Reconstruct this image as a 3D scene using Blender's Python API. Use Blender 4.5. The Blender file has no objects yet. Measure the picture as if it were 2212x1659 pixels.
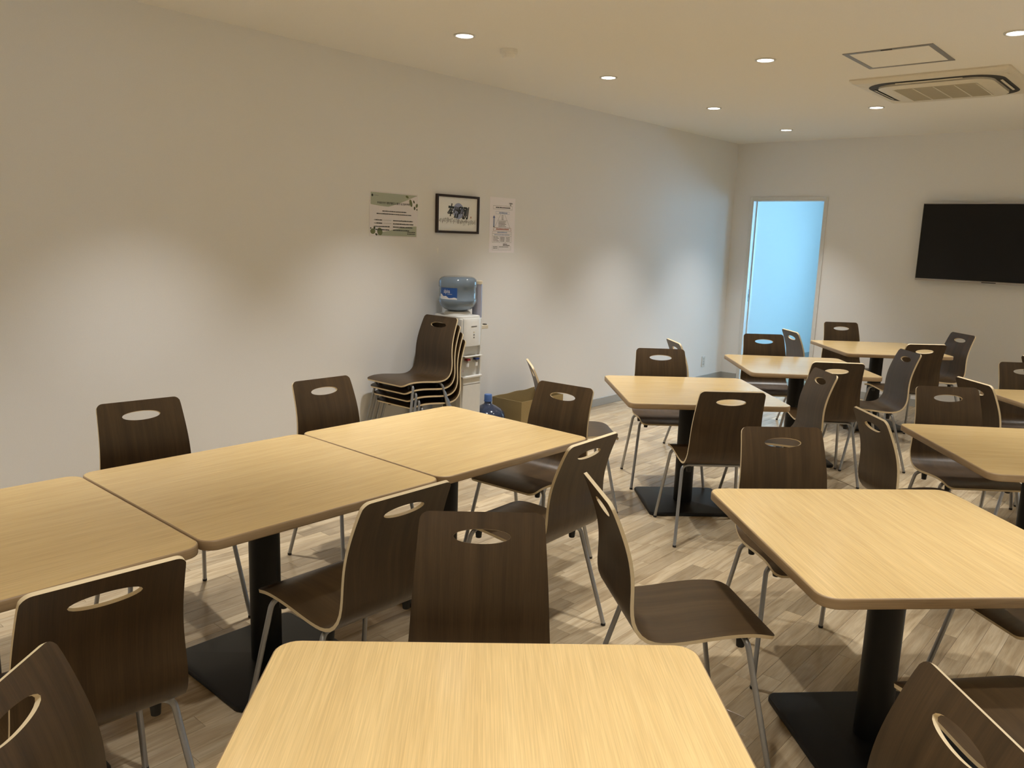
import bpy, bmesh, math, random
import numpy as np
from mathutils import Vector, Matrix

random.seed(7)
SC = bpy.context.scene
COL = SC.collection
R = math.radians

# ------------------------------------------------------------------ camera
CEIL = 2.678
FARY = 8.77
cam_d = bpy.data.cameras.new('camera')
cam = bpy.data.objects.new('camera', cam_d)
COL.objects.link(cam)
_f = np.array([-0.6442, 0.7433, -0.1802])
_r = np.array([0.7513, 0.6592, 0.0322])
_f /= np.linalg.norm(_f)
_r -= _f * (_r @ _f)
_r /= np.linalg.norm(_r)
_u = np.cross(_r, _f)
CAM = np.array([4.332, 0.0, 1.5715])
FPX = 1740.3
cam.matrix_world = Matrix(((_r[0], _u[0], -_f[0], CAM[0]), (_r[1], _u[1], -_f[1], CAM[1]),
                           (_r[2], _u[2], -_f[2], CAM[2]), (0, 0, 0, 1)))
cam_d.sensor_width = 36.0
cam_d.lens = 36.0 * FPX / 2212.0
cam_d.clip_start = 0.05
SC.camera = cam

# ------------------------------------------------------------------ sky and exposure
world = bpy.data.worlds.new('sky')
SC.world = world
world.use_nodes = True
_bg = world.node_tree.nodes['Background']
_bg.inputs[0].default_value = (0.30, 0.64, 0.95, 1)
_bg.inputs[1].default_value = 14.0
SC.view_settings.view_transform = 'Standard'
SC.view_settings.look = 'None'
SC.view_settings.gamma = 1.0
SC.view_settings.use_curve_mapping = False
SC.view_settings.exposure = 0.0
SC.cycles.max_bounces = 6
SC.cycles.diffuse_bounces = 4
SC.cycles.glossy_bounces = 3
SC.cycles.transmission_bounces = 4
SC.cycles.transparent_max_bounces = 6
SC.cycles.caustics_reflective = False
SC.cycles.caustics_refractive = False
SC.cycles.use_adaptive_sampling = True
SC.cycles.adaptive_threshold = 0.03
LAMP_W = 124.0
LAMP_COL = (1.0, 0.972, 0.93)

# ------------------------------------------------------------------ materials
def new_mat(name):
    m = bpy.data.materials.new(name)
    m.use_nodes = True
    nt = m.node_tree
    return m, nt, nt.nodes, nt.links, nt.nodes['Principled BSDF']

def plain(name, col, rough=0.5, metal=0.0, spec=0.5, bump=0.0, bscale=200.0, coat=0.0):
    m, nt, N, L, b = new_mat(name)
    b.inputs['Base Color'].default_value = (*col, 1)
    b.inputs['Roughness'].default_value = rough
    b.inputs['Metallic'].default_value = metal
    b.inputs['Specular IOR Level'].default_value = spec
    b.inputs['Coat Weight'].default_value = coat
    b.inputs['Coat Roughness'].default_value = 0.08
    tc = N.new('ShaderNodeTexCoord')
    nz = N.new('ShaderNodeTexNoise')
    nz.inputs['Scale'].default_value = bscale
    nz.inputs['Detail'].default_value = 1
    L.new(tc.outputs['Object'], nz.inputs['Vector'])
    hs = N.new('ShaderNodeHueSaturation')
    hs.inputs['Color'].default_value = (*col, 1)
    mr = N.new('ShaderNodeMapRange')
    mr.inputs['To Min'].default_value = 0.96
    mr.inputs['To Max'].default_value = 1.04
    L.new(nz.outputs['Fac'], mr.inputs['Value'])
    L.new(mr.outputs['Result'], hs.inputs['Value'])
    L.new(hs.outputs['Color'], b.inputs['Base Color'])
    if bump > 0:
        bp = N.new('ShaderNodeBump')
        bp.inputs['Strength'].default_value = bump
        bp.inputs['Distance'].default_value = 0.001
        L.new(nz.outputs['Fac'], bp.inputs['Height'])
        L.new(bp.outputs['Normal'], b.inputs['Normal'])
    return m

def ramp(N, stops):
    r = N.new('ShaderNodeValToRGB')
    e = r.color_ramp.elements
    while len(e) > 1:
        e.remove(e[-1])
    e[0].position, e[0].color = stops[0][0], (*stops[0][1], 1)
    for p, c in stops[1:]:
        x = e.new(p)
        x.color = (*c, 1)
    return r

def wood(name, stops, coord, scale, rough, fine=(4, 260, 4), finemix=0.25, coat=0.0, spec=0.5, bump=0.05, dist=0.6):
    """straight-grained laminate: a broad stretched noise through a ramp, and fine pores over it"""
    m, nt, N, L, b = new_mat(name)
    tc = N.new('ShaderNodeTexCoord')
    oi = N.new('ShaderNodeObjectInfo')
    mp = N.new('ShaderNodeMapping')
    mp.inputs['Scale'].default_value = scale
    off = N.new('ShaderNodeVectorMath')
    off.operation = 'MULTIPLY_ADD'
    off.inputs[1].default_value = (1, 1, 1)
    cmb = N.new('ShaderNodeCombineXYZ')
    mm = N.new('ShaderNodeMath')
    mm.operation = 'MULTIPLY'
    mm.inputs[1].default_value = 7.0
    L.new(oi.outputs['Random'], mm.inputs[0])
    for k in 'XYZ':
        L.new(mm.outputs[0], cmb.inputs[k])
    L.new(tc.outputs[coord], off.inputs[0])
    L.new(cmb.outputs[0], off.inputs[2])
    L.new(off.outputs[0], mp.inputs['Vector'])
    n1 = N.new('ShaderNodeTexNoise')
    n1.inputs['Scale'].default_value = 1.0
    n1.inputs['Detail'].default_value = 3
    n1.inputs['Distortion'].default_value = dist
    L.new(mp.outputs[0], n1.inputs['Vector'])
    rp = ramp(N, stops)
    L.new(n1.outputs['Fac'], rp.inputs['Fac'])
    mp2 = N.new('ShaderNodeMapping')
    mp2.inputs['Scale'].default_value = fine
    L.new(off.outputs[0], mp2.inputs['Vector'])
    n2 = N.new('ShaderNodeTexNoise')
    n2.inputs['Scale'].default_value = 1.0
    n2.inputs['Detail'].default_value = 2
    n2.inputs['Distortion'].default_value = 0.4
    L.new(mp2.outputs[0], n2.inputs['Vector'])
    mr = N.new('ShaderNodeMapRange')
    mr.inputs['From Min'].default_value = 0.3
    mr.inputs['From Max'].default_value = 0.7
    mr.inputs['To Min'].default_value = 1.0 - finemix
    mr.inputs['To Max'].default_value = 1.0 + finemix
    L.new(n2.outputs['Fac'], mr.inputs['Value'])
    hs = N.new('ShaderNodeHueSaturation')
    L.new(rp.outputs['Color'], hs.inputs['Color'])
    L.new(mr.outputs['Result'], hs.inputs['Value'])
    L.new(hs.outputs['Color'], b.inputs['Base Color'])
    b.inputs['Roughness'].default_value = rough
    b.inputs['Specular IOR Level'].default_value = spec
    b.inputs['Coat Weight'].default_value = coat
    b.inputs['Coat Roughness'].default_value = 0.15
    if bump:
        bp = N.new('ShaderNodeBump')
        bp.inputs['Strength'].default_value = bump
        bp.inputs['Distance'].default_value = 0.0005
        L.new(n2.outputs['Fac'], bp.inputs['Height'])
        L.new(bp.outputs['Normal'], b.inputs['Normal'])
    return m

M = {}
M['wall'] = plain('wallpaper_white', (0.85, 0.855, 0.855), 0.9, spec=0.2, bscale=260)
M['ceiling'] = plain('ceiling_paper', (0.90, 0.89, 0.855), 0.95, spec=0.1, bscale=220)
M['white_frame'] = plain('white_painted_frame', (0.74, 0.75, 0.74), 0.4, bscale=40)
M['baseboard'] = plain('grey_vinyl_baseboard', (0.42, 0.43, 0.42), 0.45, bscale=60)
M['steel'] = plain('silver_painted_steel', (0.36, 0.37, 0.385), 0.36, metal=0.75, bscale=90)
M['black_rubber'] = plain('black_rubber', (0.012, 0.012, 0.012), 0.6, bscale=90)
M['black_iron'] = plain('black_powder_coat', (0.007, 0.007, 0.007), 0.45, spec=0.3, bscale=700)
M['table_top'] = wood('beech_laminate', [(0.25, (0.645, 0.457, 0.205)), (0.5, (0.68, 0.49, 0.226)), (0.75, (0.71, 0.52, 0.247))],
                      'Object', (1.4, 30, 10), 0.18, fine=(7, 360, 30), finemix=0.10, spec=0.6, bump=0.06, dist=1.0)
M['table_edge'] = wood('beech_edge_band', [(0.3, (0.33, 0.225, 0.118)), (0.7, (0.42, 0.295, 0.165))],
                       'Object', (3, 3, 60), 0.42, fine=(10, 10, 300), finemix=0.1, bump=0.0)
M['walnut'] = wood('dark_walnut_laminate', [(0.3, (0.043, 0.0255, 0.0110)), (0.55, (0.060, 0.0355, 0.0152)), (0.75, (0.076, 0.046, 0.0205))],
                   'UV', (30, 1.4, 1), 0.35, fine=(420, 9, 1), finemix=0.14, spec=0.42, bump=0.06, dist=0.9)

def ply_mat():
    m, nt, N, L, b = new_mat('cream_plywood_edge')
    tc = N.new('ShaderNodeTexCoord')
    sp = N.new('ShaderNodeSeparateXYZ')
    L.new(tc.outputs['UV'], sp.inputs[0])
    s = ramp(N, [(0.0, (0.60, 0.47, 0.28)), (0.14, (0.76, 0.65, 0.43)), (0.30, (0.62, 0.49, 0.30)), (0.36, (0.78, 0.67, 0.45)),
                 (0.52, (0.60, 0.47, 0.28)), (0.58, (0.78, 0.67, 0.45)), (0.76, (0.62, 0.49, 0.30)), (0.84, (0.76, 0.65, 0.43)), (1.0, (0.58, 0.45, 0.27))])
    L.new(sp.outputs['Y'], s.inputs['Fac'])
    L.new(s.outputs['Color'], b.inputs['Base Color'])
    b.inputs['Roughness'].default_value = 0.5
    return m
M['ply'] = ply_mat()

def floor_mat():
    m, nt, N, L, b = new_mat('vinyl_wood_strip')
    at = N.new('ShaderNodeAttribute')
    at.attribute_name = 'tone'
    ge = N.new('ShaderNodeNewGeometry')
    cm = N.new('ShaderNodeCombineXYZ')
    mu = N.new('ShaderNodeMath')
    mu.operation = 'MULTIPLY'
    mu.inputs[1].default_value = 53.0
    L.new(at.outputs['Fac'], mu.inputs[0])
    L.new(mu.outputs[0], cm.inputs['Y'])
    L.new(mu.outputs[0], cm.inputs['Z'])
    ad = N.new('ShaderNodeVectorMath')
    ad.operation = 'ADD'
    L.new(ge.outputs['Position'], ad.inputs[0])
    L.new(cm.outputs[0], ad.inputs[1])
    mp = N.new('ShaderNodeMapping')
    mp.inputs['Scale'].default_value = (11, 1.5, 1)
    L.new(ad.outputs[0], mp.inputs['Vector'])
    n1 = N.new('ShaderNodeTexNoise')
    n1.inputs['Scale'].default_value = 1.3
    n1.inputs['Detail'].default_value = 4
    n1.inputs['Distortion'].default_value = 1.5
    L.new(mp.outputs[0], n1.inputs['Vector'])
    g1 = ramp(N, [(0.24, (0.37, 0.275, 0.165)), (0.42, (0.50, 0.39, 0.25)), (0.6, (0.585, 0.475, 0.32)), (0.8, (0.65, 0.54, 0.38))])
    L.new(n1.outputs['Fac'], g1.inputs['Fac'])
    mp2 = N.new('ShaderNodeMapping')
    mp2.inputs['Scale'].default_value = (150, 7, 1)
    L.new(ad.outputs[0], mp2.inputs['Vector'])
    n2 = N.new('ShaderNodeTexNoise')
    n2.inputs['Scale'].default_value = 1.0
    n2.inputs['Detail'].default_value = 3
    n2.inputs['Distortion'].default_value = 1.0
    L.new(mp2.outputs[0], n2.inputs['Vector'])
    t1 = ramp(N, [(0.0, (0.62, 0.60, 0.58)), (0.35, (0.86, 0.85, 0.83)), (0.7, (1.0, 1.0, 1.0)), (1.0, (1.14, 1.13, 1.10))])
    L.new(at.outputs['Fac'], t1.inputs['Fac'])
    mx = N.new('ShaderNodeMix')
    mx.data_type = 'RGBA'
    mx.blend_type = 'MULTIPLY'
    mx.inputs['Factor'].default_value = 1.0
    L.new(g1.outputs['Color'], mx.inputs['A'])
    L.new(t1.outputs['Color'], mx.inputs['B'])
    mr = N.new('ShaderNodeMapRange')
    mr.inputs['From Min'].default_value = 0.3
    mr.inputs['From Max'].default_value = 0.7
    mr.inputs['To Min'].default_value = 0.88
    mr.inputs['To Max'].default_value = 1.1
    L.new(n2.outputs['Fac'], mr.inputs['Value'])
    hs = N.new('ShaderNodeHueSaturation')
    L.new(mx.outputs['Result'], hs.inputs['Color'])
    L.new(mr.outputs['Result'], hs.inputs['Value'])
    L.new(hs.outputs['Color'], b.inputs['Base Color'])
    b.inputs['Roughness'].default_value = 0.2
    b.inputs['Specular IOR Level'].default_value = 0.5
    return m
M['floor'] = floor_mat()
M['floor_gap'] = plain('floor_joint', (0.12, 0.09, 0.06), 0.7)

def emit(name, col, s):
    m, nt, N, L, b = new_mat(name)
    b.inputs['Base Color'].default_value = (0.8, 0.8, 0.8, 1)
    b.inputs['Emission Color'].default_value = (*col, 1)
    b.inputs['Emission Strength'].default_value = s
    m.cycles.emission_sampling = 'NONE'      # the beam lamp below it does the lighting
    return m
M['lamp'] = emit('lamp_diffuser', (1.0, 0.95, 0.86), 14.0)

def glass_pane():
    m, nt, N, L, b = new_mat('window_glass')
    tr = N.new('ShaderNodeBsdfTransparent')
    tr.inputs[0].default_value = (0.93, 0.96, 0.97, 1)
    gl = N.new('ShaderNodeBsdfGlossy')
    gl.inputs['Roughness'].default_value = 0.02
    fr = N.new('ShaderNodeFresnel')
    mx = N.new('ShaderNodeMixShader')
    L.new(fr.outputs[0], mx.inputs[0])
    L.new(tr.outputs[0], mx.inputs[1])
    L.new(gl.outputs[0], mx.inputs[2])
    L.new(mx.outputs[0], N['Material Output'].inputs['Surface'])
    return m
M['glass'] = glass_pane()

def bottle_mat(name, col, trans, rough=0.12):
    m, nt, N, L, b = new_mat(name)
    b.inputs['Base Color'].default_value = (*col, 1)
    b.inputs['Roughness'].default_value = rough
    b.inputs['Transmission Weight'].default_value = trans
    b.inputs['IOR'].default_value = 1.45
    b.inputs['Coat Weight'].default_value = 0.5
    return m
M['bottle_blue'] = bottle_mat('tinted_water_bottle', (0.24, 0.32, 0.42), 0.35)
M['bottle_dark'] = bottle_mat('dark_blue_bottle', (0.028, 0.042, 0.085), 0.1)
M['water'] = bottle_mat('bottle_water', (0.3, 0.4, 0.52), 0.5)
M['cap_blue'] = plain('blue_cap', (0.075, 0.16, 0.42), 0.35, bscale=60)
M['white_plastic'] = plain('white_plastic', (0.70, 0.70, 0.675), 0.32, bscale=30)
M['grey_plastic'] = plain('pale_grey_plastic', (0.56, 0.56, 0.54), 0.4, bscale=30)
M['dark_gap'] = plain('dark_gap', (0.03, 0.03, 0.03), 0.6)
M['cream_plastic'] = plain('cream_plastic', (0.66, 0.60, 0.47), 0.4, bscale=30)
M['lilac_tube'] = plain('lilac_cup_tube', (0.33, 0.34, 0.43), 0.25, bscale=30, coat=0.3)
M['red'] = plain('red_lever', (0.22, 0.01, 0.015), 0.35)
M['blue'] = plain('blue_lever', (0.02, 0.04, 0.16), 0.35)
M['cardboard'] = wood('brown_cardboard', [(0.3, (0.31, 0.23, 0.105)), (0.7, (0.325, 0.242, 0.112))], 'Object', (3, 3, 12), 0.85, fine=(60, 60, 60), finemix=0.03, spec=0.2, bump=0.0)
M['ac_white'] = plain('ac_cream_plastic', (0.76, 0.72, 0.62), 0.4, bscale=30)
M['ac_grille'] = plain('ac_grille', (0.50, 0.46, 0.36), 0.6, bscale=300)
M['alu'] = plain('grey_aluminium', (0.27, 0.27, 0.28), 0.45, metal=0.4, bscale=60)
M['tv_screen'] = plain('black_screen', (0.0035, 0.0035, 0.004), 0.16, spec=0.35)
M['tv_body'] = plain('black_tv_body', (0.01, 0.01, 0.01), 0.4)
M['tv_silver'] = plain('silver_bezel', (0.42, 0.40, 0.40), 0.35, metal=0.5)
M['frame_brown'] = plain('dark_brown_frame', (0.022, 0.010, 0.008), 0.35, bscale=60)
M['paper'] = plain('white_paper', (0.94, 0.91, 0.95), 0.6)
M['paper_art'] = plain('art_paper', (0.93, 0.95, 0.95), 0.25, coat=0.4)
M['paper_gloss'] = plain('laminated_paper', (0.86, 0.83, 0.85), 0.12, coat=0.8)
M['ink'] = plain('black_ink', (0.025, 0.03, 0.03), 0.5)
M['ink_grey'] = plain('grey_ink', (0.20, 0.20, 0.20), 0.5)
M['ink_blue'] = plain('blue_ink', (0.09, 0.12, 0.33), 0.5)
M['ink_paleblue'] = plain('pale_blue_ink', (0.34, 0.39, 0.58), 0.5)
M['ink_red'] = plain('red_ink', (0.42, 0.14, 0.09), 0.5)
M['ink_sage'] = plain('sage_ink', (0.46, 0.50, 0.40), 0.12, coat=0.8)
M['ink_leaf'] = plain('leaf_ink', (0.17, 0.20, 0.09), 0.15, coat=0.8)
M['ink_darkleaf'] = plain('dark_leaf_ink', (0.06, 0.075, 0.04), 0.15, coat=0.8)
M['label_blue'] = plain('blue_label', (0.010, 0.075, 0.30), 0.3)
M['label_white'] = plain('white_label_print', (0.72, 0.72, 0.75), 0.4)
M['tape'] = plain('clear_tape', (0.95, 0.94, 0.90), 0.3)

# ------------------------------------------------------------------ mesh helpers
def mesh_of(name, verts, faces, mats=(), fmat=None, smooth=False):
    me = bpy.data.meshes.new(name)
    me.from_pydata([tuple(v) for v in verts], [], faces)
    for m in mats:
        me.materials.append(M[m] if isinstance(m, str) else m)
    if fmat is not None:
        me.polygons.foreach_set('material_index', fmat)
    if smooth:
        me.polygons.foreach_set('use_smooth', [True] * len(me.polygons))
    me.update()
    return me

def obj(name, me, parent=None, loc=None, rot=None):
    o = bpy.data.objects.new(name, me)
    COL.objects.link(o)
    if parent is not None:
        o.parent = parent
    if loc is not None:
        o.location = loc
    if rot is not None:
        o.rotation_euler = rot
    return o

def tag(o, label, cat, group=None):
    o['label'] = label
    o['category'] = cat
    if group:
        o['group'] = group
    return o

def thing(name, label, cat, loc=(0, 0, 0), rz=0.0, group=None):
    o = bpy.data.objects.new(name, None)
    COL.objects.link(o)
    o.empty_display_size = 0.1
    o.location = loc
    o.rotation_euler = (0, 0, rz)
    return tag(o, label, cat, group)

def struct(o):
    o['kind'] = 'structure'
    return o

class MB:
    """collects shapes into one mesh"""
    def __init__(s):
        s.v, s.f, s.m = [], [], []
    def add(s, vs, fs, mi=0):
        b = len(s.v)
        s.v += [tuple(v) for v in vs]
        s.f += [tuple(i + b for i in f) for f in fs]
        s.m += [mi] * len(fs)
        return s
    def box(s, a, b, mi=0):
        x0, y0, z0 = a
        x1, y1, z1 = b
        v = [(x0, y0, z0), (x1, y0, z0), (x1, y1, z0), (x0, y1, z0), (x0, y0, z1), (x1, y0, z1), (x1, y1, z1), (x0, y1, z1)]
        return s.add(v, [(0, 3, 2, 1), (4, 5, 6, 7), (0, 1, 5, 4), (1, 2, 6, 5), (2, 3, 7, 6), (3, 0, 4, 7)], mi)
    def lathe(s, prof, n=32, c=(0, 0, 0), mi=0, cap=True):
        vs, fs = [], []
        for r, z in prof:
            for i in range(n):
                a = 2 * math.pi * i / n
                vs.append((c[0] + r * math.cos(a), c[1] + r * math.sin(a), c[2] + z))
        for k in range(len(prof) - 1):
            for i in range(n):
                j = (i + 1) % n
                fs.append((k * n + i, k * n + j, (k + 1) * n + j, (k + 1) * n + i))
        if cap:
            fs.append(tuple(reversed(range(n))))
            fs.append(tuple((len(prof) - 1) * n + i for i in range(n)))
        return s.add(vs, fs, mi)
    def tube(s, pts, r, n=10, mi=0, cap=True):
        pts = [Vector(p) for p in pts]
        vs, fs = [], []
        up = None
        for i, p in enumerate(pts):
            t = (pts[min(i + 1, len(pts) - 1)] - pts[max(i - 1, 0)]).normalized()
            if up is None:
                up = t.orthogonal().normalized()
            up = (up - t * up.dot(t)).normalized()
            w = t.cross(up)
            for k in range(n):
                a = 2 * math.pi * k / n
                vs.append(p + (up * math.cos(a) + w * math.sin(a)) * r)
        for i in range(len(pts) - 1):
            for k in range(n):
                j = (k + 1) % n
                fs.append((i * n + k, i * n + j, (i + 1) * n + j, (i + 1) * n + k))
        if cap:
            fs.append(tuple(reversed(range(n))))
            fs.append(tuple((len(pts) - 1) * n + k for k in range(n)))
        return s.add(vs, fs, mi)
    def loops(s, loops, mi=0, cap0=True, cap1=True):
        n = len(loops[0])
        vs = [p for lp in loops for p in lp]
        fs = []
        for k in range(len(loops) - 1):
            for i in range(n):
                j = (i + 1) % n
                fs.append((k * n + i, k * n + j, (k + 1) * n + j, (k + 1) * n + i))
        if cap0:
            fs.append(tuple(reversed(range(n))))
        if cap1:
            fs.append(tuple((len(loops) - 1) * n + i for i in range(n)))
        return s.add(vs, fs, mi)
    def build(s, name, mats, parent=None, smooth=False, bevel=0.0, loc=None, rot=None, autosharp=None):
        mats = [mats] if isinstance(mats, str) else mats
        me = mesh_of(name, s.v, s.f, mats, s.m, smooth)
        bm = bmesh.new()
        bm.from_mesh(me)
        bmesh.ops.recalc_face_normals(bm, faces=bm.faces)
        if bevel > 0:
            es = [e for e in bm.edges if e.is_manifold and e.calc_face_angle(0) > 0.6]
            bmesh.ops.bevel(bm, geom=es, offset=bevel, segments=2, profile=0.5, affect='EDGES', clamp_overlap=True)
        if autosharp:
            for f in bm.faces:
                f.smooth = True
            for e in bm.edges:
                if len(e.link_faces) == 2 and e.calc_face_angle(0) > autosharp:
                    e.smooth = False
        bm.to_mesh(me)
        bm.free()
        return obj(name, me, parent, loc, rot)

def rrect(w, d, r, z, inset=0.0, n=6, cx=0.0, cy=0.0):
    w, d, r = w / 2 - inset, d / 2 - inset, max(r - inset, 0.001)
    out = []
    for sx, sy, a0 in ((1, 1, 0), (-1, 1, 90), (-1, -1, 180), (1, -1, 270)):
        for i in range(n + 1):
            a = R(a0 + 90 * i / n)
            out.append((cx + sx * (w - r) + r * math.cos(a), cy + sy * (d - r) + r * math.sin(a), z))
    return out

def copy_tree(o, parent=None):
    c = o.copy()
    COL.objects.link(c)
    c.parent = parent
    for ch in list(o.children):
        copy_tree(ch, c)
    return c

def fillet(a, b, c, r, n=6):
    """points of the rounded corner a-b-c"""
    a, b, c = Vector(a), Vector(b), Vector(c)
    u, w = (a - b).normalized(), (c - b).normalized()
    ang = u.angle(w)
    d = r / math.tan(ang / 2)
    p0, p1 = b + u * d, b + w * d
    ctr = b + (u + w).normalized() * (r / math.sin(ang / 2))
    q0, q1 = p0 - ctr, p1 - ctr
    tot = q0.angle(q1)
    out = []
    for i in range(n + 1):
        t = i / n
        out.append(ctr + (q0 * math.sin((1 - t) * tot) + q1 * math.sin(t * tot)) / math.sin(tot))
    return out

# ------------------------------------------------------------------ the room
XR, YB, YH, XH = 8.0, -2.6, 12.6, 4.3          # right wall, wall behind the camera, end of the hall beyond the door
WT = 0.12

def slab_wall(name, axis, pos, thick, a0, a1, z1, holes, mat='wall'):
    """wall in the plane axis=pos; holes are (a0, a1, z0, z1)"""
    mb = MB()
    def put(u0, u1, w0, w1):
        if u1 - u0 < 1e-6 or w1 - w0 < 1e-6:
            return
        if axis == 'x':
            mb.box((min(pos, pos + thick), u0, w0), (max(pos, pos + thick), u1, w1))
        else:
            mb.box((u0, min(pos, pos + thick), w0), (u1, max(pos, pos + thick), w1))
    cur = a0
    for h in sorted(holes):
        put(cur, h[0], 0, z1)
        put(h[0], h[1], 0, h[2])
        put(h[0], h[1], h[3], z1)
        cur = h[1]
    put(cur, a1, 0, z1)
    return struct(mb.build(name, mat))

D1 = (0.235, 1.052, 0.0, 2.062)
D2 = (5.62, 6.30, 0.0, 2.25)
HALLWIN = (10.2, 11.7, 1.0, 2.0)
ENDWIN = (0.85, 3.6, 0.30, 2.45)
RWIN = []
wall_left = slab_wall('wall_left', 'x', 0.0, -WT, YB - WT, YH + WT, CEIL, [])
wall_far = slab_wall('wall_far', 'y', FARY, WT, 0.0, XR, CEIL, [D1, D2])
wall_right = slab_wall('wall_right', 'x', XR, WT, YB - WT, FARY + WT, CEIL, RWIN)
wall_back = slab_wall('wall_back', 'y', YB, -WT, 0.0, XR, CEIL, [])
wall_hall = slab_wall('wall_hall', 'y', YH, WT, 0.0, XH + WT, CEIL, [ENDWIN])
wall_hall_side = slab_wall('wall_hall_side', 'x', XH, WT, FARY + WT, YH, CEIL, [HALLWIN])
ceiling = struct(MB().box((-WT, YB - WT, CEIL), (XR + WT, FARY + WT, CEIL + 0.1)).box((-WT, FARY + WT, CEIL), (XH + WT, YH + WT, CEIL + 0.1)).build('ceiling', 'ceiling'))

# floor: a screed with the wood strips on it
floor = struct(MB().box((-WT, YB - WT, -0.12), (XR + WT, FARY + WT, -0.003)).box((-WT, FARY + WT, -0.12), (XH + WT, YH + WT, -0.003)).build('floor', 'floor_gap'))
PW = 0.0775
strips = []
nx = int(XR / PW) + 1
for i in range(nx):
    x0, x1 = i * PW, min((i + 1) * PW, XR)
    if x1 - x0 < 0.01:
        continue
    y = YB - random.random() * 0.5
    ye = YH if x1 <= XH else FARY + WT
    while y < ye:
        ln = random.choice((0.31, 0.46, 0.46, 0.62, 0.62, 0.92))
        strips.append((x0, x1, max(y, YB), min(y + ln, ye), random.random()))
        y += ln

def seen_area(s):
    cx, cy = (s[0] + s[1]) / 2, (s[2] + s[3]) / 2
    best = 0.0
    for t in (0.15, 0.5, 0.85):
        d = np.array([cx, s[2] + (s[3] - s[2]) * t, 0.0]) - CAM
        z = d @ _f
        if z < 0.6:
            continue
        u, v = FPX * (d @ _r) / z, FPX * (d @ _u) / z
        if abs(u) < 1106 and abs(v) < 829:
            best = max(best, (s[1] - s[0]) * (s[3] - s[2]) / z ** 3)
    return best

rank = sorted(range(len(strips)), key=lambda i: -seen_area(strips[i]))
single = set(rank[:290])
G = 0.00045
def strip_geo(s):
    x0, x1, y0, y1, t = s
    return [(x0 + G, y0 + G, -0.003), (x1 - G, y0 + G, -0.003), (x1 - G, y1 - G, -0.003), (x0 + G, y1 - G, -0.003),
            (x0 + G, y0 + G, -0.0004), (x1 - G, y0 + G, -0.0004), (x1 - G, y1 - G, -0.0004), (x0 + G, y1 - G, -0.0004),
            (x0 + 3 * G, y0 + 3 * G, 0), (x1 - 3 * G, y0 + 3 * G, 0), (x1 - 3 * G, y1 - 3 * G, 0), (x0 + 3 * G, y1 - 3 * G, 0)]
SF = [(8, 9, 10, 11), (0, 1, 5, 4), (1, 2, 6, 5), (2, 3, 7, 6), (3, 0, 4, 7), (4, 5, 9, 8), (5, 6, 10, 9), (6, 7, 11, 10), (7, 4, 8, 11)]
rest_v, rest_f, rest_t = [], [], []
for i, s in enumerate(strips):
    g = strip_geo(s)
    if i in single:
        me = mesh_of('plank', g, SF, ['floor'])
        at = me.attributes.new('tone', 'FLOAT', 'POINT')
        at.data.foreach_set('value', [s[4]] * 12)
        obj('plank', me, floor)
    else:
        b = len(rest_v)
        rest_v += g
        rest_f += [tuple(k + b for k in f) for f in SF]
        rest_t += [s[4]] * 12
me = mesh_of('planks', rest_v, rest_f, ['floor'])
at = me.attributes.new('tone', 'FLOAT', 'POINT')
at.data.foreach_set('value', rest_t)
rest = obj('planks', me, floor)
rest['kind'] = 'stuff'

# baseboards
def baseboard(name, a, b):
    struct(MB().box(a, b).build(name, 'baseboard', bevel=0.002))
BH = 0.075
baseboard('baseboard_left', (0.0, YB, 0.0), (0.009, FARY, BH))
baseboard('baseboard_hall', (0.0, FARY + WT, 0.0), (0.009, YH, BH))
baseboard('baseboard_corner', (0.009, FARY - 0.009, 0.0), (D1[0] - 0.035, FARY, BH))
baseboard('baseboard_far', (D1[1] + 0.035, FARY - 0.009, 0.0), (D2[0] - 0.035, FARY, BH))

# door openings with white casings
def casing(name, d):
    x0, x1, z0, z1 = d
    root = bpy.data.objects.new(name, None)
    COL.objects.link(root)
    root.location = ((x0 + x1) / 2, FARY, 0)
    struct(root)
    ox = (x0 + x1) / 2
    w, p, j = 0.028, 0.012, 0.014
    def part(n, a, b, m='white_frame', bev=0.002):
        return MB().box((a[0] - ox, a[1] - FARY, a[2]), (b[0] - ox, b[1] - FARY, b[2])).build(n, m, root, bevel=bev)
    part('jamb', (x0, FARY - p, 0), (x0 + j, FARY + WT + p, z1 - j))
    part('jamb', (x1 - j, FARY - p, 0), (x1, FARY + WT + p, z1 - j))
    part('lintel', (x0, FARY - p, z1 - j), (x1, FARY + WT + p, z1))
    part('casing', (x0 - w, FARY - p, 0), (x0, FARY, z1 + w))
    part('casing', (x1, FARY - p, 0), (x1 + w, FARY, z1 + w))
    part('head_casing', (x0, FARY - p, z1), (x1, FARY, z1 + w))
    part('threshold', (x0 + j, FARY, 0.0), (x1 - j, FARY + WT, 0.004), 'grey_plastic', 0.001)
    return root, part
door1, p1 = casing('door_1', D1)
p1('stop_strip', (D1[0] + 0.014, FARY + 0.07, 0), (D1[0] + 0.024, FARY + 0.085, D1[3] - 0.014))
sp = p1('strike_plate', (D1[0] + 0.014, FARY + 0.035, 0.92), (D1[0] + 0.0155, FARY + 0.06, 1.06), 'alu', 0)
p1('latch_hole', (D1[0] + 0.0155, FARY + 0.042, 0.965), (D1[0] + 0.0162, FARY + 0.054, 1.005), 'dark_gap', 0)
door2, p2 = casing('door_2', D2)

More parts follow.
